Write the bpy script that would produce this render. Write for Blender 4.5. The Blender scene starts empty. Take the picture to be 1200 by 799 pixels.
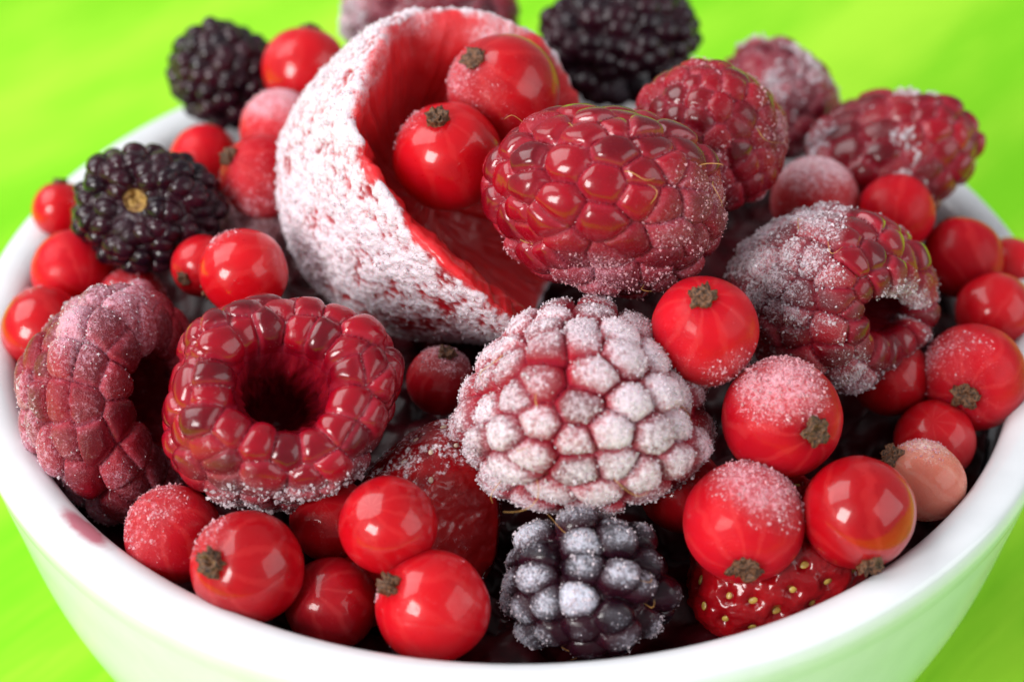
import bpy, bmesh, math
import numpy as np
from mathutils import Matrix, Vector

sc = bpy.context.scene
CM = 0.01                       # everything below is written in centimetres

# ------------------------------------------------------------------ camera
RIM_R, RIM_Z = 5.2, 5.0         # outer radius of the bowl's rim and its height above the cloth
PITCH, ROLL, DIST, FOV = math.radians(37.0), math.radians(0.21), 4.013 * RIM_R, math.radians(26.0)
FWD = np.array([0.0, math.cos(PITCH), -math.sin(PITCH)])
_r = np.array([1.0, 0.0, 0.0]); _u = np.cross(_r, FWD)
RIGHT = math.cos(ROLL) * _r + math.sin(ROLL) * _u
UP = -math.sin(ROLL) * _r + math.cos(ROLL) * _u
EYE = np.array([-0.026, -0.123 * RIM_R, RIM_Z]) - DIST * FWD
cam_data = bpy.data.cameras.new('camera')
cam = bpy.data.objects.new('camera', cam_data)
sc.collection.objects.link(cam)
sc.camera = cam
cam.matrix_world = Matrix(((RIGHT[0], UP[0], -FWD[0], EYE[0] * CM), (RIGHT[1], UP[1], -FWD[1], EYE[1] * CM),
                           (RIGHT[2], UP[2], -FWD[2], EYE[2] * CM), (0, 0, 0, 1)))
cam_data.sensor_width = 36.0
cam_data.lens = 18.0 / math.tan(FOV / 2)
cam_data.clip_start, cam_data.clip_end = 0.01, 20.0
cam_data.dof.use_dof = True
cam_data.dof.focus_distance = 19.1 * CM
cam_data.dof.aperture_fstop = 19.0

# ------------------------------------------------------------------ light
world = bpy.data.worlds.new('World'); sc.world = world
world.use_nodes = True
bg = world.node_tree.nodes['Background']
bg.inputs[0].default_value = (0.93, 0.96, 1.0, 1)
bg.inputs[1].default_value = 0.34


def area(name, d, dist, sx, sy, power, col):
    d = np.array(d, float); d /= np.linalg.norm(d)
    w = d[0] * RIGHT + d[1] * UP - d[2] * FWD
    p = np.array([0, 0, RIM_Z]) + w * dist
    l = bpy.data.lights.new(name, 'AREA'); l.shape = 'RECTANGLE'
    l.size, l.size_y, l.energy, l.color = sx * CM, sy * CM, power, col
    o = bpy.data.objects.new(name, l); sc.collection.objects.link(o)
    o.location = Vector(p * CM)
    o.rotation_euler = Vector(-w).to_track_quat('-Z', 'Y').to_euler()
    return o


area('window_light', (-0.62, -0.06, 0.78), 90, 34, 36, 9.2, (1.0, 0.985, 0.96))
area('high_window_light', (-0.66, 0.68, 0.30), 120, 100, 90, 13.5, (0.98, 0.99, 1.0))
area('side_window_light', (0.85, 0.16, 0.50), 95, 95, 70, 4.6, (0.95, 0.98, 1.0))

sc.view_settings.view_transform = 'Standard'
sc.view_settings.look = 'None'
sc.view_settings.gamma = 1.0
sc.view_settings.exposure = 0.0
sc.cycles.use_denoising = True
sc.cycles.max_bounces = 8
sc.cycles.transmission_bounces = 5
sc.cycles.sample_clamp_indirect = 6.0

# ------------------------------------------------------------------ numpy noise
def _hash(i, j, k, seed):
    with np.errstate(over='ignore'):
        h = (i.astype(np.uint32) * np.uint32(374761393) + j.astype(np.uint32) * np.uint32(668265263)
             + k.astype(np.uint32) * np.uint32(2147483647) + np.uint32((seed * 974711 + 1013) & 0xffffffff))
        h = (h ^ (h >> np.uint32(13))) * np.uint32(1274126177)
        h = (h ^ (h >> np.uint32(16))) * np.uint32(2246822519)
        h = h ^ (h >> np.uint32(15))
    return h.astype(np.float64) / 4294967295.0


def vnoise(P, seed=0):
    F = np.floor(P).astype(np.int64); t = P - F; t = t * t * t * (t * (t * 6 - 15) + 10)
    out = 0
    for a in (0, 1):
        for b in (0, 1):
            for c in (0, 1):
                w = (t[:, 0] if a else 1 - t[:, 0]) * (t[:, 1] if b else 1 - t[:, 1]) * (t[:, 2] if c else 1 - t[:, 2])
                out = out + w * _hash(F[:, 0] + a, F[:, 1] + b, F[:, 2] + c, seed)
    return out


def fbm(P, seed=0, octaves=4):
    s, a, tot = 0, 1.0, 0
    for o in range(octaves):
        s = s + a * vnoise(P * (2.03 ** o) + 17.3 * o, seed + o); tot += a; a *= 0.5
    return s / tot


def worley(P, seed=0):
    F = np.floor(P).astype(np.int64)
    best = np.full(len(P), 9.0)
    for a in (-1, 0, 1):
        for b in (-1, 0, 1):
            for c in (-1, 0, 1):
                i, j, k = F[:, 0] + a, F[:, 1] + b, F[:, 2] + c
                q = np.stack([i + _hash(i, j, k, seed), j + _hash(i, j, k, seed + 5), k + _hash(i, j, k, seed + 9)], -1)
                best = np.minimum(best, ((P - q) ** 2).sum(-1))
    return np.sqrt(best)


def sstep(a, b, x):
    t = np.clip((x - a) / (b - a), 0, 1)
    return t * t * (3 - 2 * t)


def unit(v):
    v = np.asarray(v, float)
    return v / np.linalg.norm(v, axis=-1, keepdims=True)


_ico = {}
def ico(n):
    if n not in _ico:
        bm = bmesh.new(); bmesh.ops.create_icosphere(bm, subdivisions=n, radius=1.0)
        v = np.array([x.co[:] for x in bm.verts]); f = np.array([[y.index for y in x.verts] for x in bm.faces])
        bm.free(); _ico[n] = (unit(v), f)
    return _ico[n]


def vnormals(V, F):
    n = np.cross(V[F[:, 1]] - V[F[:, 0]], V[F[:, 2]] - V[F[:, 0]])
    N = np.zeros_like(V)
    for c in range(F.shape[1]):
        for d in range(3):
            N[:, d] += np.bincount(F[:, c], n[:, d], len(V))
    return N / np.maximum(np.linalg.norm(N, axis=1, keepdims=True), 1e-12)


# ------------------------------------------------------------------ objects
def make_mesh(name, V, F, mat, smooth=True, attrs=None):
    F = np.asarray(F)
    me = bpy.data.meshes.new(name)
    me.vertices.add(len(V)); me.vertices.foreach_set('co', np.asarray(V, np.float32).ravel())
    nf, k = F.shape
    me.loops.add(nf * k); me.loops.foreach_set('vertex_index', F.astype(np.int32).ravel())
    me.polygons.add(nf)
    me.polygons.foreach_set('loop_start', np.arange(0, nf * k, k, dtype=np.int32))
    me.polygons.foreach_set('use_smooth', np.full(nf, smooth))
    me.update(calc_edges=True)
    for an, av in (attrs or {}).items():
        me.attributes.new(an, 'FLOAT', 'POINT').data.foreach_set('value', np.asarray(av, np.float32))
    if mat: me.materials.append(mat)
    return me


def link(name, me, parent=None):
    o = bpy.data.objects.new(name, me); sc.collection.objects.link(o)
    if parent: o.parent = parent
    return o


def tag(o, label, cat, group=None):
    o['label'] = label; o['category'] = cat
    if group: o['group'] = group
    return o


def camdir(x, y, z):                        # right, up, towards the lens
    return unit(x * RIGHT + y * UP - z * FWD)


def at(px, py, z):                          # point of the photograph at a height z above the rim -> cm, and cm per pixel there
    f = 600.0 / math.tan(FOV / 2)
    v = FWD + RIGHT * (px - 600.0) / f - UP * (py - 399.5) / f
    t = (RIM_Z + z - EYE[2]) / v[2]
    return EYE + v * t, t / f


def frame(axis, upvec=(0, 1, 0), twist=0.0):   # 3x3, columns = local axes; local z = axis
    z = camdir(*axis); u = camdir(*upvec)
    y = u - z * (u @ z)
    if np.linalg.norm(y) < 1e-3: y = RIGHT - z * (RIGHT @ z)
    y = unit(y); x = np.cross(y, z)
    c, s = math.cos(twist), math.sin(twist)
    return np.stack([c * x + s * y, -s * x + c * y, z], 1)


def root(name, label, cat, pos, M, group=None):
    o = bpy.data.objects.new(name, None); sc.collection.objects.link(o)
    o.empty_display_size = 0.5
    m = Matrix.Identity(4)
    for i in range(3):
        for j in range(3): m[i][j] = M[i, j] * CM
        m[i][3] = pos[i] * CM
    o.matrix_world = m
    return tag(o, label, cat, group)


CAMB = np.stack([RIGHT, UP, -FWD], 1)       # world -> right/up/towards by  v @ CAMB


def crystals(name, P, N, size, seed, mat, parent):
    """Tiny ice crystals: stretched octahedra standing on the surface, one joined part."""
    rng = np.random.default_rng(seed); n = len(P)
    base = np.array([[1, 0, 0], [0, 1, 0], [-1, 0, 0], [0, -1, 0], [0, 0, 1], [0, 0, -1]], float)
    faces = np.array([[0, 1, 4], [1, 2, 4], [2, 3, 4], [3, 0, 4], [1, 0, 5], [2, 1, 5], [3, 2, 5], [0, 3, 5]])
    q = unit(rng.normal(size=(n, 4))); w, x, y, z = q.T
    Rm = np.stack([np.stack([1 - 2 * (y * y + z * z), 2 * (x * y - z * w), 2 * (x * z + y * w)], -1),
                   np.stack([2 * (x * y + z * w), 1 - 2 * (x * x + z * z), 2 * (y * z - x * w)], -1),
                   np.stack([2 * (x * z - y * w), 2 * (y * z + x * w), 1 - 2 * (x * x + y * y)], -1)], 1)
    s = size * np.clip(rng.lognormal(-0.15, 0.5, (n, 1)), 0.3, 2.4) * rng.uniform(0.5, 1.3, (n, 3))
    s[:, 2] *= np.where(rng.uniform(size=n) < 0.15, 1.6, 1.0)
    B = base[None] * s[:, None, :]
    V = np.einsum('nij,nkj->nki', Rm, B) + (P + N * size * 0.35)[:, None, :]
    F = faces[None] + (np.arange(n) * 6)[:, None, None]
    o = link(name, make_mesh(name, V.reshape(-1, 3), F.reshape(-1, 3), mat, False), parent)
    o['kind'] = 'stuff'
    return o


# ------------------------------------------------------------------ materials
def nodes(name):
    m = bpy.data.materials.new(name); m.use_nodes = True
    t = m.node_tree
    return m, t, t.nodes['Principled BSDF']


def N_(t, typ, **kw):
    n = t.nodes.new(typ)
    for k, v in kw.items():
        if k in ('inputs',):
            for i, val in v.items():
                if hasattr(val, 'is_linked') or hasattr(val, 'links'): t.links.new(val, n.inputs[i])
                else: n.inputs[i].default_value = val
        else: setattr(n, k, v)
    return n


def math_(t, op, a, b=None, clamp=False):
    n = t.nodes.new('ShaderNodeMath'); n.operation = op; n.use_clamp = clamp
    for i, v in enumerate((a, b)):
        if v is None: continue
        if isinstance(v, (int, float)): n.inputs[i].default_value = v
        else: t.links.new(v, n.inputs[i])
    return n.outputs[0]


def mixc(t, fac, a, b):
    n = t.nodes.new('ShaderNodeMix'); n.data_type = 'RGBA'
    for i, v in ((0, fac), (6, a), (7, b)):
        if isinstance(v, (int, float)): n.inputs[i].default_value = v
        elif isinstance(v, tuple): n.inputs[i].default_value = v if len(v) == 4 else v + (1,)
        else: t.links.new(v, n.inputs[i])
    return n.outputs[2]


def mixf(t, fac, a, b):
    n = t.nodes.new('ShaderNodeMix'); n.data_type = 'FLOAT'
    for i, v in ((0, fac), (2, a), (3, b)):
        if isinstance(v, (int, float)): n.inputs[i].default_value = v
        else: t.links.new(v, n.inputs[i])
    return n.outputs[0]


def noise(t, vec, scale, detail=3.0, rough=0.55):
    n = t.nodes.new('ShaderNodeTexNoise'); n.inputs['Scale'].default_value = scale
    n.inputs['Detail'].default_value = detail; n.inputs['Roughness'].default_value = rough
    t.links.new(vec, n.inputs['Vector'])
    return n.outputs['Fac']


def smooth(t, x, a, b):
    n = t.nodes.new('ShaderNodeMapRange'); n.interpolation_type = 'SMOOTHSTEP'
    t.links.new(x, n.inputs[0]); n.inputs[1].default_value = a; n.inputs[2].default_value = b
    return n.outputs[0]


def attr(t, name):
    n = t.nodes.new('ShaderNodeAttribute'); n.attribute_name = name
    return n.outputs['Fac']


def obj_vec(t):
    """Object coordinates (centimetres) shifted by the object's place, so that no two berries share a pattern."""
    tc = t.nodes.new('ShaderNodeTexCoord'); oi = t.nodes.new('ShaderNodeObjectInfo')
    m = t.nodes.new('ShaderNodeVectorMath'); m.operation = 'MULTIPLY_ADD'
    m.inputs[1].default_value = (731, 411, 577)
    t.links.new(oi.outputs['Location'], m.inputs[0]); t.links.new(tc.outputs['Object'], m.inputs[2])
    return m.outputs[0]


FROST_COL = (0.87, 0.74, 0.81)


def fruit_mat(name, dark, light, seam, frost=FROST_COL, rough=0.16, sss=0.5, radius=(1.0, 0.16, 0.10), scale=0.0025, streak=False, coat=0.5, grain=1.0, trans=0.0):
    """Wet fruit skin with frost on it; the frost's place comes from the mesh attribute 'frost'."""
    m, t, p = nodes(name)
    v = obj_vec(t)
    n_big = noise(t, v, 2.2, 3); n_mid = noise(t, v, 22, 3, 0.6); n_fine = noise(t, v, 70, 2, 0.6)
    tint = attr(t, 'tint')
    k = math_(t, 'ADD', math_(t, 'MULTIPLY', n_big, 0.8), math_(t, 'MULTIPLY', tint, 0.5))
    col = mixc(t, smooth(t, k, 0.35, 0.95), dark, light)
    if streak:                                     # fine pale veins running from pole to pole
        tc = t.nodes.new('ShaderNodeTexCoord')
        sx = N_(t, 'ShaderNodeSeparateXYZ', inputs={0: tc.outputs['Object']})
        ang = math_(t, 'ARCTAN2', sx.outputs[1], sx.outputs[0])
        w = math_(t, 'SINE', math_(t, 'ADD', math_(t, 'MULTIPLY', ang, 9.0), math_(t, 'MULTIPLY', n_big, 9.0)))
        col = mixc(t, math_(t, 'MULTIPLY', smooth(t, w, 0.5, 1.0), 0.13), col, seam)
    else:
        col = mixc(t, math_(t, 'MULTIPLY', attr(t, 'seam'), math_(t, 'ADD', n_mid, 0.15)), col, seam)
    fr = attr(t, 'frost')
    g = math_(t, 'ADD', math_(t, 'MULTIPLY', math_(t, 'SUBTRACT', n_mid, 0.5), 1.1 * grain), math_(t, 'MULTIPLY', math_(t, 'SUBTRACT', n_fine, 0.5), 0.8 * grain))
    f = math_(t, 'ADD', fr, g)
    mask = math_(t, 'MULTIPLY', smooth(t, f, 0.30, 0.95), 0.90)
    haze = math_(t, 'MULTIPLY', smooth(t, fr, 0.12, 0.8), 0.20)      # thin bloom under the crystals
    mask = math_(t, 'MAXIMUM', mask, haze)
    base = mixc(t, mask, col, frost)
    t.links.new(base, p.inputs['Base Color'])
    r = mixf(t, mask, math_(t, 'ADD', math_(t, 'MULTIPLY', n_mid, 0.14), rough - 0.05), 0.62)
    t.links.new(r, p.inputs['Roughness'])
    if trans: t.links.new(mixf(t, mask, trans, 0.0), p.inputs['Transmission Weight'])
    p.inputs['Subsurface Weight'].default_value = sss
    t.links.new(mixf(t, mask, sss, 0.12), p.inputs['Subsurface Weight'])
    p.inputs['Subsurface Radius'].default_value = radius
    p.inputs['Subsurface Scale'].default_value = scale
    p.inputs['IOR'].default_value = 1.42
    p.inputs['Specular IOR Level'].default_value = 0.14 if streak else 0.24
    t.links.new(math_(t, 'MULTIPLY', math_(t, 'SUBTRACT', 1.0, smooth(t, fr, 0.04, 0.32)), coat), p.inputs['Coat Weight'])
    p.inputs['Coat Roughness'].default_value = 0.075
    p.inputs['Coat IOR'].default_value = 1.42
    b = t.nodes.new('ShaderNodeBump'); b.inputs['Distance'].default_value = 0.00035
    t.links.new(mixf(t, smooth(t, fr, 0.0, 0.5), 0.12, 0.9), b.inputs['Strength'])
    t.links.new(math_(t, 'ADD', math_(t, 'MULTIPLY', n_fine, 0.55), math_(t, 'MULTIPLY', n_mid, 0.8)), b.inputs['Height'])
    t.links.new(b.outputs[0], p.inputs['Normal'])
    return m


M_RASP = fruit_mat('raspberry_skin', (0.11, 0.0010, 0.006), (0.30, 0.0020, 0.011), (0.42, 0.025, 0.05), rough=0.20, coat=0.8)
M_RASP_PINK = fruit_mat('raspberry_skin_thin_frost', (0.12, 0.0010, 0.006), (0.30, 0.0020, 0.011), (0.42, 0.03, 0.055), frost=(0.70, 0.38, 0.47), rough=0.24, coat=0.8)
M_RASP_DARK = fruit_mat('dark_raspberry_skin', (0.10, 0.006, 0.016), (0.27, 0.012, 0.028), (0.45, 0.12, 0.15), frost=(0.80, 0.66, 0.72), rough=0.25)
M_BLACK = fruit_mat('blackberry_skin', (0.008, 0.0025, 0.006), (0.030, 0.004, 0.010), (0.03, 0.006, 0.012), frost=(0.64, 0.64, 0.74), rough=0.22, sss=0.15, coat=0.5)
M_CURRANT = fruit_mat('red_currant_skin', (0.36, 0.0015, 0.006), (0.60, 0.004, 0.011), (0.76, 0.07, 0.07), frost=(0.88, 0.46, 0.53), rough=0.28, sss=0.9, scale=0.0075, streak=True, coat=0.75, trans=0.15)
M_CURRANT_MATTE = fruit_mat('bloomed_currant_skin', (0.36, 0.003, 0.010), (0.58, 0.007, 0.017), (0.74, 0.09, 0.09), frost=(0.86, 0.45, 0.52), rough=0.36, sss=0.9, scale=0.0075, streak=True, coat=0.15)
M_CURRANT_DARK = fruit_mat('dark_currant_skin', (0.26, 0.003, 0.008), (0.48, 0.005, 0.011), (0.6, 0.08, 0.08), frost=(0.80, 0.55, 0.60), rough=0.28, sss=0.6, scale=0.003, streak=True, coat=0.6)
M_CURRANT_PALE = fruit_mat('pale_currant_skin', (0.60, 0.17, 0.12), (0.74, 0.30, 0.20), (0.85, 0.5, 0.4), frost=(0.90, 0.70, 0.66), rough=0.25, sss=0.7, scale=0.0035, streak=True)
M_STRAW = fruit_mat('strawberry_skin', (0.32, 0.004, 0.010), (0.66, 0.011, 0.017), (0.72, 0.05, 0.06), frost=(0.79, 0.69, 0.75), rough=0.3, sss=0.7, scale=0.004, grain=0.45)
M_STRAW_DARK = fruit_mat('dark_strawberry_skin', (0.22, 0.002, 0.005), (0.46, 0.005, 0.008), (0.5, 0.03, 0.03), rough=0.2, sss=0.5, coat=0.7)


def crystal_mat(name, col, trans):
    m, t, p = nodes(name)
    p.inputs['Base Color'].default_value = col
    p.inputs['Roughness'].default_value = 0.22
    p.inputs['IOR'].default_value = 1.31
    p.inputs['Transmission Weight'].default_value = trans
    return m


M_ICE = crystal_mat('ice_crystal', (0.90, 0.80, 0.85, 1), 0.5)
M_ICE_PINK = crystal_mat('pink_ice_crystal', (0.90, 0.52, 0.58, 1), 0.5)


def simple_mat(name, c1, c2, rough, scale, bump=0.3, spec=0.5, sss=0.0):
    m, t, p = nodes(name)
    v = obj_vec(t); n = noise(t, v, scale, 4)
    t.links.new(mixc(t, smooth(t, n, 0.3, 0.7), c1, c2), p.inputs['Base Color'])
    p.inputs['Roughness'].default_value = rough
    p.inputs['Specular IOR Level'].default_value = spec
    p.inputs['Subsurface Weight'].default_value = sss
    p.inputs['Subsurface Scale'].default_value = 0.001
    b = t.nodes.new('ShaderNodeBump'); b.inputs['Distance'].default_value = 0.0003; b.inputs['Strength'].default_value = bump
    t.links.new(n, b.inputs['Height']); t.links.new(b.outputs[0], p.inputs['Normal'])
    return m


M_CALYX = simple_mat('dried_calyx', (0.012, 0.006, 0.003), (0.21, 0.085, 0.035), 0.5, 5, 0.6)
M_CORE = simple_mat('receptacle_pith', (0.16, 0.07, 0.02), (0.46, 0.28, 0.07), 0.7, 9, 1.0)
M_HAIR = simple_mat('dried_style', (0.45, 0.20, 0.05), (0.62, 0.34, 0.10), 0.5, 20, 0.1)
M_SEED = simple_mat('strawberry_achene', (0.24, 0.12, 0.02), (0.50, 0.34, 0.07), 0.35, 18, 0.3)
M_SEED_FROST = simple_mat('frosted_achene', (0.55, 0.38, 0.24), (0.80, 0.66, 0.55), 0.6, 18, 0.5)
M_GAP_FILL = simple_mat('dark_juice_filler', (0.014, 0.0012, 0.002), (0.050, 0.002, 0.005), 0.35, 3.0, 0.5, 0.2)
M_CAVITY = fruit_mat('raspberry_hollow', (0.12, 0.0015, 0.007), (0.30, 0.004, 0.014), (0.42, 0.03, 0.05), rough=0.4, coat=0.2)

# ------------------------------------------------------------------ the cloth
def cloth():
    n = 240
    xs = np.linspace(-48, 48, n); ys = np.linspace(-26, 70, n)
    X, Y = np.meshgrid(xs, ys); P = np.stack([X.ravel(), Y.ravel(), 0 * X.ravel()], -1)
    a = math.radians(50); U = P[:, 0] * math.cos(a) + P[:, 1] * math.sin(a); Vv = -P[:, 0] * math.sin(a) + P[:, 1] * math.cos(a)
    Q = np.stack([U * 0.03, Vv * 0.16, 0 * U], -1)
    far = sstep(6, 14, np.hypot(P[:, 0], P[:, 1]))
    P[:, 2] = (fbm(Q, 3, 3) - 0.5) * 2.0 * far - 0.05 - 0.15 * far
    i = np.arange(n * n).reshape(n, n)
    F = np.stack([i[:-1, :-1], i[:-1, 1:], i[1:, 1:], i[1:, :-1]], -1).reshape(-1, 4)
    m, t, p = nodes('lime_cloth')
    tc = t.nodes.new('ShaderNodeTexCoord')
    mp = N_(t, 'ShaderNodeMapping', inputs={0: tc.outputs['Object']})
    mp.inputs['Rotation'].default_value = (0, 0, -a); mp = N_(t, 'ShaderNodeMapping', inputs={0: mp.outputs[0]}); mp.inputs['Scale'].default_value = (0.035, 0.24, 1)
    nb = noise(t, mp.outputs[0], 1.0, 4, 0.6)
    mp2 = N_(t, 'ShaderNodeMapping', inputs={0: tc.outputs['Object']})
    mp2.inputs['Rotation'].default_value = (0, 0, -a); mp2 = N_(t, 'ShaderNodeMapping', inputs={0: mp2.outputs[0]}); mp2.inputs['Scale'].default_value = (0.8, 9, 1)
    nf = noise(t, mp2.outputs[0], 1.0, 3)
    k = math_(t, 'ADD', math_(t, 'MULTIPLY', nb, 0.8), math_(t, 'MULTIPLY', nf, 0.2))
    t.links.new(mixc(t, smooth(t, k, 0.41, 0.60), (0.195, 0.62, 0.008), (0.40, 0.78, 0.035)), p.inputs['Base Color'])
    p.inputs['Roughness'].default_value = 0.75; p.inputs['Specular IOR Level'].default_value = 0.2
    b = t.nodes.new('ShaderNodeBump'); b.inputs['Distance'].default_value = 0.0008; b.inputs['Strength'].default_value = 0.4
    t.links.new(nf, b.inputs['Height']); t.links.new(b.outputs[0], p.inputs['Normal'])
    o = link('tablecloth', make_mesh('tablecloth', P, F, m))
    o.scale = (CM,) * 3
    o['kind'] = 'structure'
    o['label'] = 'lime green cloth with soft diagonal streaks under the white bowl'


cloth()

# ------------------------------------------------------------------ the bowl
BOWL = root('bowl', 'round white porcelain bowl with thick rounded rim filled with frozen berries', 'bowl', (0, 0, 0), np.eye(3))


def lathe(name, prof, n, mat, parent):
    prof = np.array(prof, float); k = len(prof)
    th = np.linspace(0, 2 * np.pi, n, endpoint=False)
    V = np.stack([prof[None, :, 0] * np.cos(th)[:, None], prof[None, :, 0] * np.sin(th)[:, None],
                  np.repeat(prof[None, :, 1], n, 0)], -1).reshape(-1, 3)
    i = np.arange(n * k).reshape(n, k); j = np.roll(i, -1, 0)
    F = np.stack([i[:, :-1], j[:, :-1], j[:, 1:], i[:, 1:]], -1).reshape(-1, 4)
    return link(name, make_mesh(name, V, F, mat), parent)


def spline(pts, n):
    P = np.array(pts, float); P = np.vstack([2 * P[0] - P[1], P, 2 * P[-1] - P[-2]]); out = []
    for i in range(1, len(P) - 2):
        for t in np.linspace(0, 1, n, endpoint=False):
            a, b, c, d = P[i - 1], P[i], P[i + 1], P[i + 2]
            out.append(0.5 * (2 * b + (c - a) * t + (2 * a - 5 * b + 4 * c - d) * t * t + (3 * b - a - 3 * c + d) * t ** 3))
    out.append(P[-2])
    return np.array(out)


def bowl():
    m, t, p = nodes('white_porcelain')
    tc = t.nodes.new('ShaderNodeTexCoord')
    n = noise(t, tc.outputs['Object'], 3.0, 3)
    # a smear of red juice just inside the rim
    pos, _ = at(92, 622, -0.02)
    pos[:2] *= 4.88 / math.hypot(pos[0], pos[1])
    d = N_(t, 'ShaderNodeVectorMath', operation='SUBTRACT', inputs={0: tc.outputs['Object'], 1: tuple(pos)})
    ang = math.atan2(pos[1], pos[0])
    mp = N_(t, 'ShaderNodeMapping', inputs={0: d.outputs[0]}); mp.inputs['Rotation'].default_value = (0, 0, -ang)
    mp2 = N_(t, 'ShaderNodeMapping', inputs={0: mp.outputs[0]}); mp2.inputs['Scale'].default_value = (7.0, 2.4, 7.0)
    ln = N_(t, 'ShaderNodeVectorMath', operation='LENGTH', inputs={0: mp2.outputs[0]})
    n2 = noise(t, tc.outputs['Object'], 4.0, 4)
    st = smooth(t, math_(t, 'ADD', ln.outputs['Value'], math_(t, 'MULTIPLY', n2, 0.9)), 0.9, 1.5)
    base = mixc(t, smooth(t, n, 0.3, 0.7), (0.72, 0.74, 0.77), (0.75, 0.77, 0.80))
    t.links.new(mixc(t, math_(t, 'MULTIPLY', math_(t, 'SUBTRACT', 1.0, st), 0.8), base, (0.42, 0.02, 0.07)), p.inputs['Base Color'])
    p.inputs['Roughness'].default_value = 0.10
    p.inputs['Subsurface Weight'].default_value = 0.0
    p.inputs['Coat Weight'].default_value = 0.0
    # outer wall, foot and inside
    z = RIM_Z
    lathe('outer_wall', spline([(0, .28), (1.6, .28), (2.35, .22), (2.45, .02), (2.65, 0.0), (2.78, .16), (2.95, .42), (3.65, 1.1), (4.35, 2.1), (4.80, 3.1),
                                (5.05, 4.1), (5.155, z - .42)], 8), 160, m, BOWL)
    lathe('rim', spline([(5.155, z - .42), (5.195, z - .26), (5.205, z - .14), (5.16, z - .035), (5.04, z), (4.90, z - .015), (4.79, z - .08), (4.735, z - .20), (4.72, z - .42)], 8), 160, m, BOWL)
    lathe('inner_wall', spline([(4.72, z - .42), (4.64, 4.0), (4.42, 3.0), (3.9, 2.1), (3.1, 1.2), (1.8, .68), (0, .55)], 8), 160, m, BOWL)


bowl()


def gap_filler():  # filler sheet of juice and crushed fruit, added to darken the gaps
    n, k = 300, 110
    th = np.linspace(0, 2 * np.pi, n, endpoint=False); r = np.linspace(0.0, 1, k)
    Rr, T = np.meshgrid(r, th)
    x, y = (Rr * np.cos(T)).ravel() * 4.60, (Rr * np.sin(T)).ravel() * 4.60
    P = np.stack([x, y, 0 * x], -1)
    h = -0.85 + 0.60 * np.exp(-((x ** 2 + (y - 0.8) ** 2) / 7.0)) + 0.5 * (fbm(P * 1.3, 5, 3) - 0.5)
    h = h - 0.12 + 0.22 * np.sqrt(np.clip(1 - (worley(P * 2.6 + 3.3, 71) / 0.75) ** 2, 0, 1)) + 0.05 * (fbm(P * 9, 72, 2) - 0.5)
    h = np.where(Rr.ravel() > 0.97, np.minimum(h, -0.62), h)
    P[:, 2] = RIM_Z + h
    i = np.arange(n * k).reshape(n, k); j = np.roll(i, -1, 0)
    F = np.stack([i[:, :-1], j[:, :-1], j[:, 1:], i[:, 1:]], -1).reshape(-1, 4)
    o = link('juice_gap_filler', make_mesh('juice_gap_filler', P, F, M_GAP_FILL))
    o.scale = (CM,) * 3
    o['kind'] = 'stuff'; tag(o, 'added filler of dark red juice and crushed fruit that darkens gaps between the berries', 'juice')


gap_filler()

# ------------------------------------------------------------------ red currants
def calyx_mesh(seed):
    V, F = ico(4); V = V.copy(); rng = np.random.default_rng(seed)
    a = np.arctan2(V[:, 1], V[:, 0]); ph = rng.uniform(0, 6)
    lob = 1 + 0.16 * np.cos(5 * a + ph) * (np.abs(V[:, 2]) < 0.9)
    nz = fbm(V * 3.4 + seed, seed, 4) - 0.5
    rr = np.hypot(V[:, 0], V[:, 1])
    V[:, :2] *= (lob * (1 + 1.2 * nz))[:, None]
    V[:, 2] = V[:, 2] * 0.55 + 0.25 * sstep(0.35, 0.8, rr) * (V[:, 2] > 0) + 0.95 * nz * (V[:, 2] > 0) - 0.20 * np.exp(-(rr / 0.35) ** 2) * (V[:, 2] > 0)
    return make_mesh('calyx', V, F, M_CALYX)


CALYX = [calyx_mesh(s) for s in (3, 8, 14, 21, 34, 47, 52, 69)]


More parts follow.
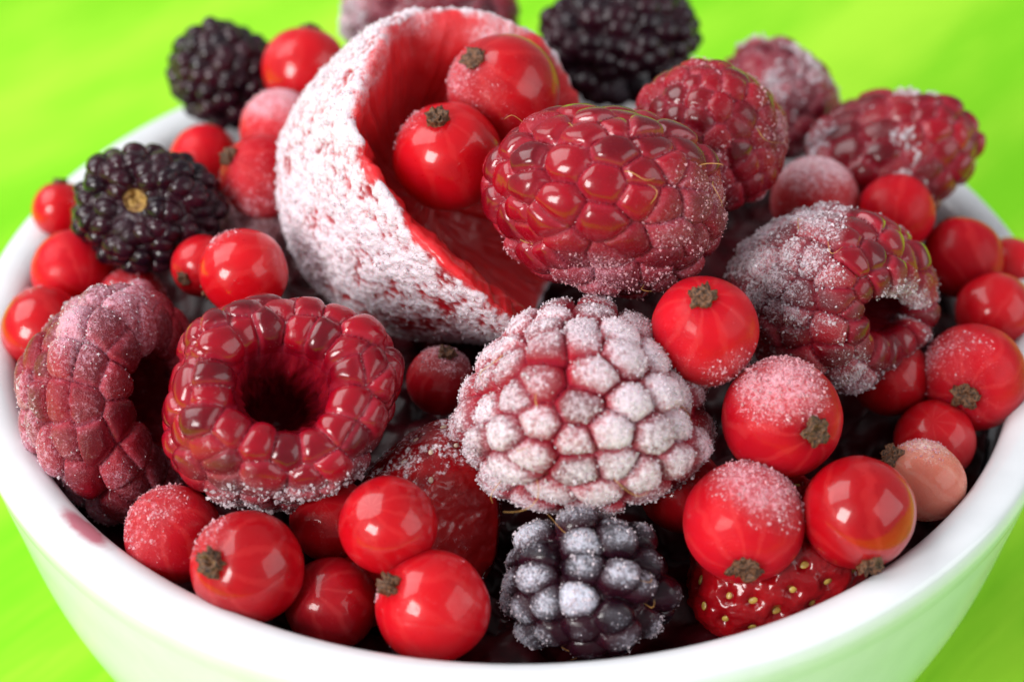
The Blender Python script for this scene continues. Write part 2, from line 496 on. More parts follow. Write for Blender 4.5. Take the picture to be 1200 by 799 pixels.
def currant(px, py, rpx, z, cal, label, mat=M_CURRANT, frost=(), base=0.0, oblong=1.0, ncry=0, csize=0.013, cal_r=0.23, seed=0, group='red currants in the bowl'):
    pos, s = at(px, py, z); r = rpx * s
    M = frame(cal)
    o = root('red_currant', label, 'currant', pos, M, group)
    lvl = 6 if (ncry or base > 0.1) else 5
    V, F = ico(lvl)
    rng = np.random.default_rng(1000 + seed)
    off = rng.uniform(-50, 50, 3)
    D = V @ M.T @ CAMB                                   # surface direction seen from the lens
    fr = base + 0.40 * (fbm(V * 2.2 + off, seed, 3) - 0.5)
    for d, lo, hi, w in frost:
        fr = fr + w * sstep(lo, hi, D @ unit(d))
    fr = np.clip(fr, 0, 1)
    pole = np.arccos(np.clip(V[:, 2], -1, 1))
    rad = 1 - 0.07 * np.exp(-(pole / 0.30) ** 2) - 0.03 * np.exp(-((np.pi - pole) / 0.3) ** 2) + 0.06 * (fbm(V * 1.3 + off, seed + 3, 2) - 0.5)
    rad += 0.022 * fr * (fbm(V * 26 + off, seed + 5, 2) - 0.4)
    P = V * rad[:, None]
    P[:, 2] *= oblong
    P *= r
    tint = np.full(len(V), rng.uniform(0, 1))
    link('skin', make_mesh('skin', P, F, mat, True, {'frost': fr, 'tint': tint, 'seam': 0 * fr}), o)
    c = link('calyx', CALYX[seed % 8], o)
    c.location = (0, 0, r * 0.93 * oblong); c.scale = (r * cal_r * rng.uniform(.8, 1.1), r * cal_r * rng.uniform(.75, 1.05), r * cal_r * rng.uniform(0.6, 1.7))
    c.rotation_euler = (0, 0, rng.uniform(0, 6))
    if ncry:
        w = np.clip(fr - 0.22, 0, 1) ** 1.2 * (D[:, 2] > -0.35)
        if w.sum() > 0:
            ids = rng.choice(len(P), ncry, p=w / w.sum())
            j = unit(P[ids] + rng.normal(size=(ncry, 3)) * r * 0.025)
            crystals('frost', P[ids] + rng.normal(size=(ncry, 3)) * r * 0.012, j, csize, seed, M_ICE_PINK, o)
    return o


# ------------------------------------------------------------------ raspberries and blackberries
RASP_PROF = [(0, -1.12), (.34, -1.06), (.64, -.86), (.87, -.50), (.99, -.10), (1.0, .18), (.93, .40), (.76, .54), (.58, .47), (.49, .24), (.43, -.1), (.36, -.48), (.2, -.70), (0, -.76)]
THICK_PROF = [(0, -1.12), (.34, -1.06), (.64, -.86), (.87, -.50), (.99, -.10), (.99, .18), (.90, .42), (.70, .52), (.51, .43), (.385, .22), (.33, -.1), (.28, -.48), (.16, -.68), (0, -.72)]
BLACK_PROF = [(0, -1.12), (.36, -1.05), (.68, -.82), (.90, -.46), (1.0, -.05), (.97, .30), (.84, .60), (.62, .77), (.38, .85), (.19, .87), (.11, .78), (0, .70)]


def profile(prof, smooth_n=8):
    C = spline(prof, smooth_n); s = np.r_[0, np.cumsum(np.hypot(*np.diff(C, axis=0).T))]
    return C, s


def hair_mesh(rng, ln, w):
    k = 9; t = np.linspace(0, 1, k)
    c1, c2 = rng.uniform(-0.7, 0.7, 2)
    P = np.stack([ln * (t + 0.1 * np.sin(3 * t)), ln * (c1 * t * t + 0.12 * np.sin(5 * t + c2 * 4)), ln * (0.45 * np.sin(np.pi * t * rng.uniform(.6, 1.0)))], -1)
    V = []
    for i in range(k):
        rr = w * (1 - 0.6 * t[i])
        for a in (0, 2.094, 4.189): V.append(P[i] + rr * np.array([0, math.cos(a), math.sin(a)]))
    F = [[3 * i + a, 3 * i + (a + 1) % 3, 3 * i + 3 + (a + 1) % 3, 3 * i + 3 + a] for i in range(k - 1) for a in range(3)]
    return make_mesh('style', np.array(V), np.array(F), M_HAIR)


def aggregate(name, cat, label, px, py, rpx, z, axis, upv=(0, 1, 0), scale=(1, 1, 1), prof=RASP_PROF, mat=M_RASP, delta=0.36, h=0.14, level=7, frost=(), base=0.0, top=0.0,
              cavity=True, ncry=0, csize=0.022, hairs=0, seed=0, lump=0.0, twist=0.0, jit=0.16, group=None, bumpy=1.0, warp=0.10, lip_n=None, seamw=0.8, crease=0.24, slit=1.0, vary=0.22, ballw=0.62, ice=None, taper=0.0):
    """A berry made of drupelets: one surface swollen into cells and cut apart at the seams, a mesh for each drupelet."""
    pos, s = at(px, py, z); R = rpx * s
    M = frame(axis, upv, twist)
    rng = np.random.default_rng(500 + seed); off = rng.uniform(-40, 40, 3)
    o = root(name, label, cat, pos, M, group)
    C, S = profile(prof); L = S[-1]
    iz = int(np.argmax(C[:, 1]))                     # the lip
    V0, F = ico(level)
    th = np.arccos(np.clip(V0[:, 2] * -1, -1, 1)); ph = np.arctan2(V0[:, 1], V0[:, 0])
    sm = S[iz] + (0.35 if cavity else 0.0)
    # apex at theta 0; the outside takes most of the sphere's faces
    ts = 0.80 * np.pi if cavity else 0.92 * np.pi
    sv = np.where(th < ts, th / ts * sm, sm + (th - ts) / (np.pi - ts) * (L - sm))
    rv, zv = np.interp(sv, S, C[:, 0]), np.interp(sv, S, C[:, 1])
    squash = 1 - (1 - slit) * sstep(S[iz] - 0.45, S[iz] + 0.15, sv)
    def warpf(P):
        w = np.stack([fbm(P * 0.9 + off, seed + 11 + q, 2) - 0.5 for q in range(3)], -1)
        return P + w * 2 * warp
    P = warpf(np.stack([rv * np.cos(ph), rv * np.sin(ph) * squash, zv], -1))
    Nn = vnormals(P, F)
    # seeds in staggered rows
    seeds = [(0.0, 0.0)]
    end = S[iz] - 0.02; rows = max(3, int(round((end - (delta * 0.85 if cavity else 0.3 * delta)) / (delta * 0.88))))
    last = end - (delta * 0.62 if cavity else 0.25)
    for k in range(1, rows + 1):
        sk = last * k / rows; rk = np.interp(sk, S, C[:, 0])
        n = max(4, int(round(2 * np.pi * rk / delta)))
        for q in range(n):
            seeds.append((sk + rng.normal() * jit * delta * 0.8, 2 * np.pi * (q + 0.5 * (k % 2) + rng.normal() * jit) / n))
    if cavity:
        n = lip_n or int(round(2 * np.pi * 0.80 / delta * 0.95))
        for q in range(n): seeds.append((end + 0.06, 2 * np.pi * (q + rng.normal() * jit * 0.8) / n))
    seeds = np.array(seeds)
    sr, sz = np.interp(seeds[:, 0], S, C[:, 0]), np.interp(seeds[:, 0], S, C[:, 1])
    ssq = 1 - (1 - slit) * sstep(S[iz] - 0.45, S[iz] + 0.15, seeds[:, 0])
    SP = warpf(np.stack([sr * np.cos(seeds[:, 1]), sr * np.sin(seeds[:, 1]) * ssq, sz], -1))
    d1 = np.full(len(P), 99.0); d2 = d1.copy(); i1 = np.zeros(len(P), int); i2 = i1.copy()
    for k in range(len(SP)):
        d = np.linalg.norm(P - SP[k], axis=1)
        a = d < d1
        b = (~a) & (d < d2)
        d2 = np.where(a, d1, np.where(b, d, d2)); i2 = np.where(a, i1, np.where(b, k, i2))
        d1 = np.where(a, d, d1); i1 = np.where(a, k, i1)
    e = (d2 ** 2 - d1 ** 2) / (2 * np.maximum(np.linalg.norm(SP[i1] - SP[i2], axis=1), 1e-6))
    q = np.clip(e / (0.52 * delta), 0, 1)
    c_ = np.clip(e / (crease * delta), 0, 1)
    ball = np.sqrt(np.clip(1 - (d1 / ((0.70 if ballw < 0.7 else 0.62) * delta)) ** 2, 0.02, 1))
    dome = ballw * ball + (1 - ballw) * np.sqrt(np.clip(1 - (1 - c_) ** 2, 0, 1))
    fade = 1 - sstep(S[iz] + 0.10, S[iz] + 0.42, sv) if cavity else 1 - sstep(S[iz] - 0.05, S[iz] + 0.08, sv)
    hs = rng.uniform(0.72, 1.25, len(SP))
    cellf = rng.uniform(0, 1, len(SP))
    D = unit(Nn @ (M.T @ CAMB * 1.0).astype(float) if False else (Nn @ M.T) @ CAMB)
    big = fbm(P * 1.5 + off, seed + 31, 3) - 0.5
    fr = base + 0.75 * big + top * (dome - 0.72) + vary * (cellf[i1] - 0.5) * (base > 0.05)
    for d, lo, hi, w in frost: fr = fr + w * sstep(lo, hi, D @ unit(d))
    fr = np.clip(fr, 0, 1) * (0.35 + 0.65 * fade)
    P = P + Nn * (h * dome * hs[i1] * fade)[:, None]
    P = P + Nn * (0.020 * bumpy * (fbm(P * 5 + off, seed + 41, 2) - 0.5))[:, None]
    P = P + Nn * (lump * fr * (1.0 - worley(P * 13 + off, seed + 51)))[:, None] + Nn * (0.6 * lump * fr * (fbm(P * 30 + off, seed + 61, 2) - 0.5))[:, None]
    if cavity:                                    # ribbed, uneven lining of the hollow
        rib = fbm(np.stack([np.cos(ph) * 5, np.sin(ph) * 5, sv * 3.5], -1) + off, seed + 83, 3) - 0.5
        P = P + Nn * (0.11 * rib * sstep(S[iz] + 0.15, S[iz] + 0.45, sv))[:, None]
    if not cavity:                                # ragged pith left in the stem scar
        P = P + Nn * (0.22 * (fbm(P * 11 + off, seed + 81, 3) - 0.5) * sstep(S[iz] - 0.02, S[iz] + 0.06, sv))[:, None]
    P[:, 0] *= 1 - taper * P[:, 1]
    P = P * np.array(scale) * R
    Nd = vnormals(P, F)
    seam = (1 - sstep(0.05, 0.34, q)) * fade * seamw
    tint = cellf[i1]
    if cavity:
        deep = sstep(S[iz] + 0.12, S[iz] + 0.28, sv)
        tint = tint * (1 - deep) + 0.35 * deep
    # cut at the seams
    cut = S[iz] + (0.30 if cavity else 0.02)
    fc = i1[F]; fid = np.where(fc[:, 1] == fc[:, 2], fc[:, 1], fc[:, 0])
    inside = (sv[F].mean(1) > cut)
    fid = np.where(inside, -1, fid)
    order = np.argsort(fid, kind='stable'); fs = fid[order]
    cuts = np.flatnonzero(np.diff(fs)) + 1
    for grp in np.split(order, cuts):
        k = fid[grp[0]]
        idx, inv = np.unique(F[grp], return_inverse=True)
        nm = ('hollow' if cavity else 'receptacle') if k < 0 else 'drupelet'
        mm = (M_CAVITY if cavity else M_CORE) if k < 0 else mat
        link(nm, make_mesh(nm, P[idx], inv.reshape(-1, 3), mm, True, {'frost': fr[idx], 'seam': seam[idx], 'tint': tint[idx]}), o)
    front = D[:, 2]
    if ncry:
        w = np.clip(fr - 0.25, 0, 1) ** 1.3 * (front > -0.4) * fade
        ids = rng.choice(len(P), ncry, p=w / w.sum())
        crystals('frost', P[ids] + rng.normal(size=(ncry, 3)) * 0.008, Nd[ids], csize, seed, ice or M_ICE, o)
    if hairs:
        w = (front > 0.25) * (q < 0.3) * fade
        ids = rng.choice(len(P), hairs, p=w / w.sum())
        for i in ids:
            hm = hair_mesh(rng, rng.uniform(0.16, 0.30), 0.0055)
            ho = link('style', hm, o)
            zax = Vector(Nd[i]); ho.rotation_mode = 'QUATERNION'
            ho.rotation_quaternion = zax.to_track_quat('Z', 'X') @ Matrix.Rotation(rng.uniform(0, 6.28), 3, 'Z').to_quaternion()
            ho.location = Vector(P[i] + Nd[i] * 0.004)
    return o


# ------------------------------------------------------------------ strawberries
CUP_PROF = [(0, -1.36), (.30, -1.27), (.60, -1.0), (.83, -.62), (.96, -.20), (1.0, .03), (1.0, .11), (.975, .14), (.91, .11), (.79, .02), (.62, -.13), (.36, -.28), (0, -.34)]
STRAW_PROF = [(0, -1.35), (.28, -1.28), (.58, -1.02), (.82, -.60), (.97, -.12), (1.0, .22), (.90, .55), (.62, .76), (.3, .80), (0, .76)]


def strawberry(label, px, py, rpx, z, axis, prof, upv=(0, 1, 0), level=7, frost=(), base=0.0, cup=False, lump=0.0, ncry=0, csize=0.02, seeds=0, seed_mat=None, seed=0, scale=(1, 1, 1), cutplane=None, twist=0.0, mat=None, seed_size=1.1, rough_skin=1.0):
    pos, s = at(px, py, z); R = rpx * s
    M = frame(axis, upv, twist)
    rng = np.random.default_rng(900 + seed); off = rng.uniform(-40, 40, 3)
    o = root('strawberry', label, 'strawberry', pos, M)
    C, S = profile(prof); L = S[-1]; iz = int(np.argmax(C[:, 1])); sm = S[iz] if cup else L
    V0, F = ico(level)
    th = np.arccos(np.clip(-V0[:, 2], -1, 1)); ph = np.arctan2(V0[:, 1], V0[:, 0])
    ts = 0.78 * np.pi if cup else np.pi
    sv = np.where(th < ts, th / ts * sm, sm + (th - ts) / max(np.pi - ts, 1e-6) * (L - sm))
    rv, zv = np.interp(sv, S, C[:, 0]), np.interp(sv, S, C[:, 1])
    def warpf(P):
        w = np.stack([fbm(P * 0.8 + off, seed + 11 + q, 2) - 0.5 for q in range(3)], -1)
        return P + w * 0.16
    P = warpf(np.stack([rv * np.cos(ph), rv * np.sin(ph), zv], -1))
    if cup:                                       # the cut edge is uneven
        wob = 0.10 * np.sin(2 * ph + 0.6) + 0.05 * np.sin(5 * ph + 2.0) + 0.10 * (fbm(np.stack([np.cos(ph), np.sin(ph), 0 * ph], -1) * 2.5 + off, seed + 77, 3) - 0.5)
        bump_ = lambda c, w: np.exp(-(np.angle(np.exp(1j * (ph - c))) / w) ** 2)
        wob = wob + 0.62 * bump_(-1.95, 0.70) + 0.24 * bump_(0.55, 0.8)
        P[:, 2] += wob * sstep(sm - 0.9, sm - 0.05, sv) * (1 - 0.8 * sstep(sm + 0.1, sm + 0.6, sv))
    if cutplane:
        n, dd = unit(M.T @ camdir(*cutplane[0])), cutplane[1]
        ex = P @ n - dd; cutf = sstep(-0.02, 0.05, ex)
        P = P - np.clip(ex, 0, None)[:, None] * n[None]
    else: cutf = 0 * sv
    Nn = vnormals(P, F)
    D = (Nn @ M.T) @ CAMB
    outer = 1 - sstep(sm - 0.06, sm + 0.02, sv + 0.16 * (fbm(P * 6 + off, seed + 2, 3) - 0.5)) if cup else 1 - cutf
    fr = base + 0.6 * (fbm(P * 1.6 + off, seed + 31, 3) - 0.5)
    for d, lo, hi, w in frost: fr = fr + w * sstep(lo, hi, D @ unit(d))
    fr = np.clip(fr, 0, 1)
    inner_fr = np.clip((0.04 + 0.45 * (1 - sstep(sm, sm + 0.40, sv)) * sstep(-0.1, 0.7, np.sin(ph)) if cup else 0.05) + 0.9 * (fbm(P * 4 + off, seed + 33, 3) - 0.5), 0, 1)
    fr = fr * outer + inner_fr * (1 - outer)
    # seeds sunk in dimples
    nseed = seeds; SP = []
    if nseed:
        g = math.pi * (3 - math.sqrt(5))
        for k in range(nseed):
            zz = -1 + 2 * (k + 0.5) / nseed
            SP.append((math.sqrt(1 - zz * zz) * math.cos(k * g), math.sqrt(1 - zz * zz) * math.sin(k * g), zz))
        SP = np.array(SP); ids = np.array([int(np.argmax(V0 @ p)) for p in SP])
        ids = ids[(outer[ids] > 0.5) & (cutf[ids] < 0.2)]
        cP, cN = P[ids].copy(), Nn[ids].copy()
        for k in range(len(ids)):
            d = np.linalg.norm(P - cP[k], axis=1)
            P = P - Nn * ((0.085 if seed_size > 1.2 else 0.05) * np.exp(-(d / 0.085) ** 2))[:, None]
    if cup:                                       # torn fibres running into the hollow
        Q = np.stack([np.cos(ph) * 9, np.sin(ph) * 9, sv * 1.6], -1)
        fib = fbm(Q + off, seed + 91, 3) - 0.5
        P = P + Nn * (0.09 * fib * (1 - outer))[:, None]
    P = P + Nn * (0.03 * rough_skin * (fbm(P * (4 + 3 * (rough_skin > 1)) + off, seed + 41, 3) - 0.5) * (1 + 1.2 * (1 - outer)))[:, None]
    if lump:
        a = 1.0 - worley(P * 11 + off, seed + 51); b = 1.0 - worley(P * 24 + off, seed + 52); c = fbm(P * 44 + off, seed + 53, 2) - 0.5
        g = 0.45 * a + 0.45 * b + 0.3 * c + 0.45 * (fbm(P * 5 + off, seed + 54, 2) - 0.5)
        fr2 = np.clip(fr + 1.9 * (g - 0.42), 0, 1)
        P = P + Nn * (lump * outer * np.clip(fr, 0, 1) * g)[:, None]
        fr = np.where(outer > 0.5, fr2, fr)
    P = P * np.array(scale) * R
    Nd = vnormals(P, F)
    link('flesh', make_mesh('flesh', P, F, mat or M_STRAW, True, {'frost': fr, 'seam': 0.55 * (1 - outer) * (1 if cup else .6), 'tint': np.clip(0.2 + 0.7 * (1 - outer) + 0 * fr, 0, 1)}), o)  # cut parts coloured brighter; in the hollow this stands in for light shining through
    if nseed:
        v, f = ico(2); v = v * np.array([0.030, 0.046, 0.018]) * R * seed_size
        sm_ = make_mesh('seed', v, f, seed_mat)
        for i in ids:
            so = link('seed', sm_, o); so.rotation_mode = 'QUATERNION'
            so.rotation_quaternion = Vector(Nd[i]).to_track_quat('Z', 'Y') @ Matrix.Rotation(rng.uniform(-.5, .5), 3, 'Z').to_quaternion()
            so.location = Vector(P[i] + Nd[i] * 0.002 * R)
    if ncry:
        w = np.clip(fr - 0.3, 0, 1) * (D[:, 2] > -0.4) * outer
        ids = rng.choice(len(P), ncry, p=w / w.sum())
        crystals('frost', P[ids] + rng.normal(size=(ncry, 3)) * 0.010, Nd[ids], csize, seed, M_ICE, o)
    return o


# the large hollow strawberry that holds two currants
strawberry('large hollowed strawberry with thick white frost outside and red hollow holding two currants', 530, 211, 182, 1.28, (.72, .13, .68), CUP_PROF, level=8,
           base=1.02, frost=(((.1, -.85, .1), 0.5, 1.0, -0.35), ((-.7, .5, .4), .6, 1, .2)), cup=True, lump=0.055, ncry=5000, csize=0.009, seed=1, scale=(.95, 1.10, 1.0))
strawberry('dark red cut strawberry piece with pale frosted seeds beside the hollow glossy raspberry', 498, 610, 92, -0.38, (-.30, -.80, .1), STRAW_PROF,
           base=0.06, frost=(((.3, .8, .3), 0.6, 1.0, 0.28),), seeds=90, seed_mat=M_SEED_FROST, lump=0.02, ncry=500, csize=0.010, seed=2, cutplane=((.45, -.15, .85), 0.72), mat=M_STRAW_DARK)
strawberry('wet red strawberry with golden seeds under currants at the front right rim', 922, 650, 98, -0.50, (.75, .45, -.25), STRAW_PROF,
           base=0.0, seeds=110, seed_mat=M_SEED, seed=3, mat=M_STRAW_DARK, seed_size=1.55, rough_skin=2.2)

# raspberries
RG = 'raspberries in the bowl'
aggregate('raspberry', 'raspberry', 'shiny dark red raspberry with big glassy drupelets, in the middle above the frosted one', 708, 233, 126, 1.9, (-.30, -.15, -.94), (0.2, 1, 0), scale=(.98, .76, .85), delta=0.36, h=0.19,
          base=0.10, frost=(((.75, -.55, .3), -0.1, 0.9, 0.26), ((-.5, .1, .85), 0.7, 0.98, -0.5)), ncry=1800, csize=0.008, jit=0.22, mat=M_RASP_PINK, ice=M_ICE_PINK, hairs=9, seed=1, lump=0.012, group=RG, seamw=0.9)
aggregate('raspberry', 'raspberry', 'matte deep red raspberry with small drupelets behind the shiny central raspberry', 832, 168, 85, 1.6, (.25, -.65, -.7), (0, 1, 0), scale=(.95, .92, 1), delta=0.34, h=0.14,
          base=0.14, frost=(((.8, -.3, .4), 0.2, 0.95, 0.16),), ncry=900, csize=0.009, mat=M_RASP_PINK, ice=M_ICE_PINK, hairs=4, seed=2, lump=0.012, group=RG, level=6)
aggregate('raspberry', 'raspberry', 'raspberry with white frosted drupelet tops in front, above the frosted blackberry', 681, 477, 119, 0.75, (.05, .20, -.97), (0, 1, 0), scale=(1.03, .83, .95), delta=0.385, h=0.23, taper=0.15,
          base=0.47, top=1.2, frost=(((0, -.9, .3), 0.5, 1.0, -0.10), ((-.35, .45, .8), .86, 1, -.20)), ncry=10000, csize=0.008, hairs=7, seed=3, lump=0.022, group=RG)
aggregate('raspberry', 'raspberry', 'squashed frosted raspberry with slit opening and a row of bare drupelets, near the right rim', 988, 351, 106, 0.75, (.74, -.26, .60), (0, 1, 0), slit=0.66, scale=(1.0, .90, 1.0), delta=0.34, h=0.18,
          base=0.22, top=0.3, frost=(((.55, .6, .55), 0.75, 0.97, -0.75), ((-.6, .6, .5), 0.3, 1.0, 0.40), ((.3, -.8, .5), .7, 1, .35)), ncry=5500, csize=0.009, hairs=3, seed=4, lump=0.024, group=RG, mat=M_RASP)
aggregate('raspberry', 'raspberry', 'wet glossy raspberry with round dark hollow facing the lens at the front left', 333, 470, 119, 0.72, (.20, .42, .88), (0, 1, 0), scale=(1.07, 0.97, 1.0), delta=0.32, h=0.14, prof=THICK_PROF, jit=0.24, warp=0.17, crease=0.32,
          base=0.02, frost=(((.3, -.9, .2), 0.55, 1.0, 0.40),), ncry=700, csize=0.014, hairs=0, seed=5, lump=0.006, group=RG, lip_n=15, seamw=0.75)
aggregate('raspberry', 'raspberry', 'frosted pinkish raspberry with open side against the left rim', 147, 470, 104, 0.08, (.88, .14, .46), (0, 1, 0), scale=(1.05, 1.2, .80), delta=0.37, h=0.20,
          base=0.46, frost=(((-.2, .9, .4), 0.65, 1.0, 0.12),), mat=M_RASP_PINK, ncry=2600, csize=0.007, hairs=0, seed=6, lump=0.014, group=RG)
aggregate('raspberry', 'raspberry', 'blurred dark red raspberry at the back right rim above a round currant', 1030, 192, 80, 0.58, (-.85, -.35, -.4), (0, 1, 0), scale=(.80, .9, 1.22), delta=0.36, h=0.16,
          base=0.10, frost=(((-.7, -.3, .6), 0.3, 1.0, 0.25),), ncry=600, csize=0.018, seed=7, lump=0.015, group=RG, level=6, mat=M_RASP)
aggregate('raspberry', 'raspberry', 'purple grey frosted raspberry blurred at the far back right of the pile', 900, 118, 70, 0.52, (-.7, .3, -.5), (0, 1, 0), scale=(.85, .9, 1.0), delta=0.38, h=0.15,
          base=0.26, ncry=500, csize=0.02, seed=8, lump=0.02, group=RG, level=6, mat=M_RASP_DARK)
aggregate('raspberry', 'raspberry', 'frosted raspberry cut by the top edge of the photo behind the hollowed strawberry', 522, 28, 90, 0.80, (.8, -.1, -.5), (0, 1, 0), scale=(.72, .8, 1.15), delta=0.34, h=0.15,
          base=0.22, frost=(((-1, .1, .3), 0.4, 1.0, 0.4),), ncry=500, csize=0.02, seed=9, lump=0.02, group=RG, level=6, mat=M_RASP_DARK)

# blackberries
BG_ = 'blackberries in the bowl'
aggregate('blackberry', 'blackberry', 'shiny black blackberry with yellowish stem scar facing the lens, at the left rim', 172, 244, 65, 0.80, (-.12, .02, .95), (0, 1, 0), scale=(1.08, .90, .9), prof=BLACK_PROF, mat=M_BLACK, ballw=0.85, delta=0.34, h=0.30,
          base=0.02, cavity=False, seed=21, jit=0.30, level=7, group=BG_, warp=0.14)
aggregate('blackberry', 'blackberry', 'blurred dark blackberry at the back left beside a bright currant', 261, 87, 50, 0.70, (.2, -.5, -.7), (0, 1, 0), scale=(1.0, 1.0, 1.0), prof=BLACK_PROF, mat=M_BLACK, ballw=0.85, delta=0.38, h=0.28,
          base=0.03, cavity=False, seed=22, jit=0.2, level=6, group=BG_)
aggregate('blackberry', 'blackberry', 'big black blackberry at the very back cut by the top edge of the photo', 728, 45, 76, 1.0, (.8, .1, -.4), (0, 1, 0), scale=(.85, .85, 1.05), prof=BLACK_PROF, mat=M_BLACK, ballw=0.85, delta=0.32, h=0.24,
          base=0.02, cavity=False, seed=23, jit=0.24, level=6, group=BG_)
aggregate('blackberry', 'blackberry', 'blackberry with grey white frosted drupelets at the front rim', 688, 686, 68, -0.30, (.1, .6, -.75), (0, 1, 0), scale=(1.06, .90, .84), prof=BLACK_PROF, mat=M_BLACK, ballw=0.85, delta=0.58, h=0.46, vary=0.45,
          base=0.33, top=1.4, frost=(((0, -.8, .5), 0.55, 1.0, -0.45), ((.8, 0, .3), .5, 1, -.3)), cavity=False, ncry=1600, csize=0.008, seed=24, jit=0.18, level=7, lump=0.012, hairs=4, group=BG_)

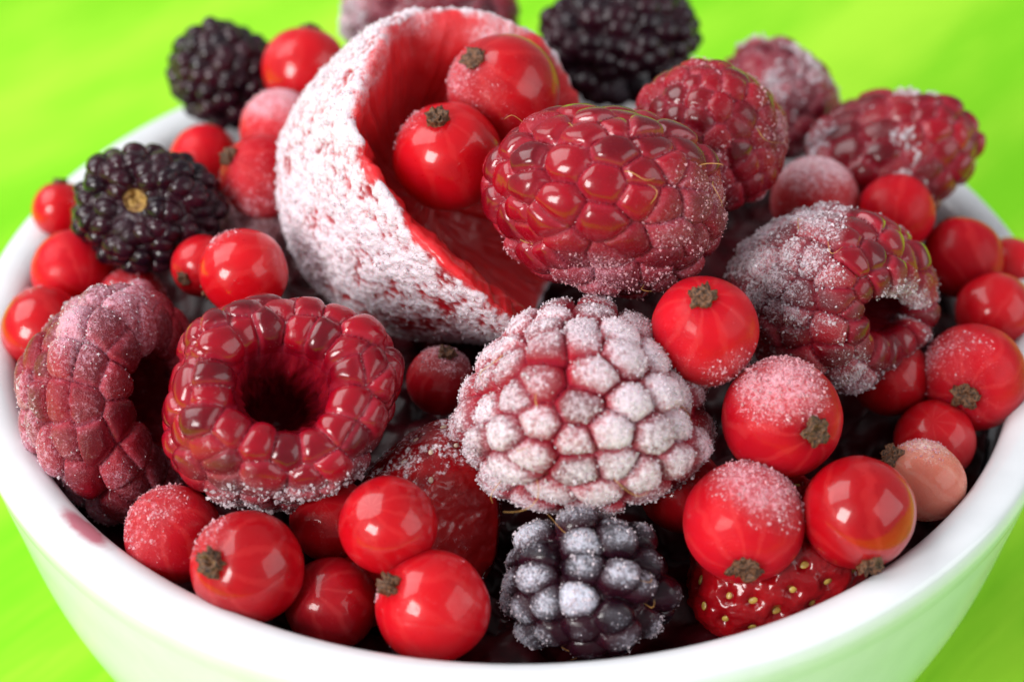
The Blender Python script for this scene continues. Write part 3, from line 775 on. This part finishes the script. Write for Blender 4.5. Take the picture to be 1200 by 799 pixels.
# red currants:  px, py, radius, height, calyx direction, label
UPF = ((0, 1, .2), 0.1, 1.0, 0.55)
CR = [
    (525, 183, 64, 1.75, (-.18, .62, .76), 'glossy red currant with window highlight sitting in front in the strawberry hollow', dict(frost=(((-.8, .55, .2), .7, 1, .4),), ncry=90, csize=.008)),
    (590, 107, 66, 2.0, (-.52, .50, .66), 'wet red currant behind another in the strawberry hollow', dict(base=.10, frost=(((-.4, -.4, .8), .5, 1, .15), ((-.8, .4, .4), .75, 1, .35)), ncry=252, csize=.008, mat=M_CURRANT)),
    (826, 388, 63, 1.32, (-.10, .58, .80), 'plump red currant with black calyx between the central and right raspberries', dict(mat=M_CURRANT_MATTE, oblong=1.08, base=.06, frost=(((-.3, -.4, .8), .75, 1, .12), ((.5, -.8, .2), .5, 1, .35)), ncry=252, csize=.008)),
    (916, 489, 71, .75, (.46, -.20, .86), 'red currant with pink frost cap and brown calyx below the squashed raspberry', dict(mat=M_CURRANT_MATTE, base=.06, frost=(((-.1, .7, .7), .35, .95, .62),), ncry=936, csize=.009)),
    (872, 612, 71, .20, (-.05, -.72, .68), 'red currant with white frost crust on its upper right beside the frosted raspberry', dict(mat=M_CURRANT_MATTE, base=.12, frost=(((.35, .75, .5), .35, .95, .50),), ncry=936, csize=.009)),
    (1006, 600, 67, .30, (.15, -.90, .40), 'clean smooth glossy red currant at the front right rim', dict()),
    (1083, 563, 46, -.10, (-.78, .55, .25), 'pale pinkish unripe currant at the right rim', dict(mat=M_CURRANT_PALE, oblong=1.12, base=.05, frost=(((0, .9, .3), .4, 1, .5),), ncry=252, csize=.008, cal_r=.30)),
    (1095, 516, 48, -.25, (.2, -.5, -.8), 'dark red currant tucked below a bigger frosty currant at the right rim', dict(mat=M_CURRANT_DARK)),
    (1140, 442, 63, .05, (-.30, -.32, .88), 'frosty red currant with brown calyx pointing at the lens on the right rim', dict(mat=M_CURRANT_MATTE, base=.14, frost=(((-.5, .5, .6), .5, 1, .18),), ncry=252, csize=.008)),
    (1165, 365, 46, .0, (.5, .5, -.6), 'dark red currant with twin highlights at the right rim', dict(mat=M_CURRANT_DARK)),
    (1128, 302, 48, .20, (-.3, .8, -.4), 'light red currant above the twin highlight currant at the right', dict(mat=M_CURRANT_MATTE, base=.08)),
    (1185, 316, 38, -.10, (.3, .7, -.5), 'red currant half hidden at the right edge of the photo', dict()),
    (1050, 250, 46, .60, (.2, .6, -.7), 'red currant behind the squashed frosted raspberry', dict(mat=M_CURRANT_MATTE, base=.08)),
    (955, 236, 52, .60, (.2, -.5, -.8), 'frost covered pinkish currant between the two right raspberries and the dark back one', dict(mat=M_CURRANT_DARK, base=.35, frost=(UPF,), ncry=324, csize=.009)),
    (516, 446, 40, .20, (.20, .80, .55), 'dull dark currant with frosty top below the hollowed strawberry', dict(mat=M_CURRANT_DARK, base=.08, frost=(((.2, .8, .4), .2, 1, .5),), ncry=288, csize=.008, cal_r=.28)),
    (52, 387, 51, .0, (-.6, .5, -.6), 'glossy bright red currant at the far left of the bowl', dict(frost=(((-.3, .9, .2), .8, 1, .35),), ncry=54, csize=.008)),
    (86, 318, 49, .10, (-.4, .5, -.7), 'red currant below the left blackberry', dict(mat=M_CURRANT_MATTE, base=.02)),
    (71, 246, 34, .10, (0, .92, .15), 'small red currant with dark calyx on top left of the left blackberry', dict()),
    (285, 319, 52, .90, (-.75, -.35, -.3), 'bright glossy red currant between the left blackberry and the frosted strawberry', dict(base=.02, frost=(((-.4, .85, .3), .7, 1, .35),), ncry=90, csize=.008)),
    (237, 312, 37, .60, (-.45, -.40, .75), 'small darker currant with brown calyx half behind the bright glossy one', dict(mat=M_CURRANT_DARK, base=.05)),
    (155, 352, 40, .0, (.2, -.6, -.7), 'frosty pink red currant peeking out under the left blackberry', dict(mat=M_CURRANT_MATTE, base=.28, ncry=108)),
    (240, 187, 41, .30, (-.3, .5, -.8), 'plain red currant behind the left blackberry', dict(mat=M_CURRANT_MATTE, base=.05)),
    (357, 81, 50, 1.10, (.15, .95, -.1), 'bright red currant next to the back left blackberry', dict(base=.02, frost=(((-.7, .6, .3), .6, 1, .35),))),
    (328, 152, 47, .80, (.3, .6, -.6), 'frosted pink currant under the bright back currant', dict(mat=M_CURRANT_MATTE, base=.32, frost=(UPF,), ncry=108)),
    (307, 207, 49, .90, (-.72, .42, .50), 'frosty red currant with calyx on its left beside the frosted strawberry', dict(mat=M_CURRANT_MATTE, base=.24, frost=(((-.3, -.6, .6), .5, 1, .15),), ncry=144, csize=.009)),
    (298, 264, 42, .28, (.2, -.5, -.8), 'greyish pink frost covered currant under the frosty one by the strawberry', dict(mat=M_CURRANT_DARK, base=.62, ncry=180)),
    (203, 626, 58, -.10, (.1, -.5, -.8), 'orange red currant with sparkling frost at the front left rim', dict(mat=M_CURRANT_MATTE, base=.16, frost=(((-.5, .6, .5), .3, 1, .28),), ncry=396, csize=.008)),
    (290, 665, 67, .0, (-.50, .16, .84), 'large red currant with brown calyx facing the lens at the front left rim', dict(base=.02, frost=(((-.7, .6, .3), .6, 1, .35),), ncry=126, csize=.008)),
    (388, 707, 55, -.45, (.3, -.4, -.8), 'smooth dull red currant low against the front rim', dict(mat=M_CURRANT_DARK, base=.04)),
    (455, 615, 58, .25, (.3, -.4, -.8), 'round red currant resting on two others in front of the strawberry piece', dict(base=.05, ncry=72, csize=.008)),
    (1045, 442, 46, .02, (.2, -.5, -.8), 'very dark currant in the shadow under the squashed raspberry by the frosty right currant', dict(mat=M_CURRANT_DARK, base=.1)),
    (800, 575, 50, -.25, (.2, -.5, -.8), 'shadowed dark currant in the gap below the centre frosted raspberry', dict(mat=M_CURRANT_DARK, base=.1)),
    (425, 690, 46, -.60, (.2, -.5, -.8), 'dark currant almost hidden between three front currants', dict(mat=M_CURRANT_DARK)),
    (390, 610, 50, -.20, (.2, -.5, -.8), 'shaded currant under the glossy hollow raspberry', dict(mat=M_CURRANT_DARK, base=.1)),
    (507, 711, 67, -.20, (-.70, .42, .50), 'big red currant with calyx at its upper left touching the front rim', dict(base=.10, ncry=180, csize=.008)),
]
for i, (px, py, r, z, cal, label, kw) in enumerate(CR):
    currant(px, py, r, z, cal, label, seed=i + 1, **kw)
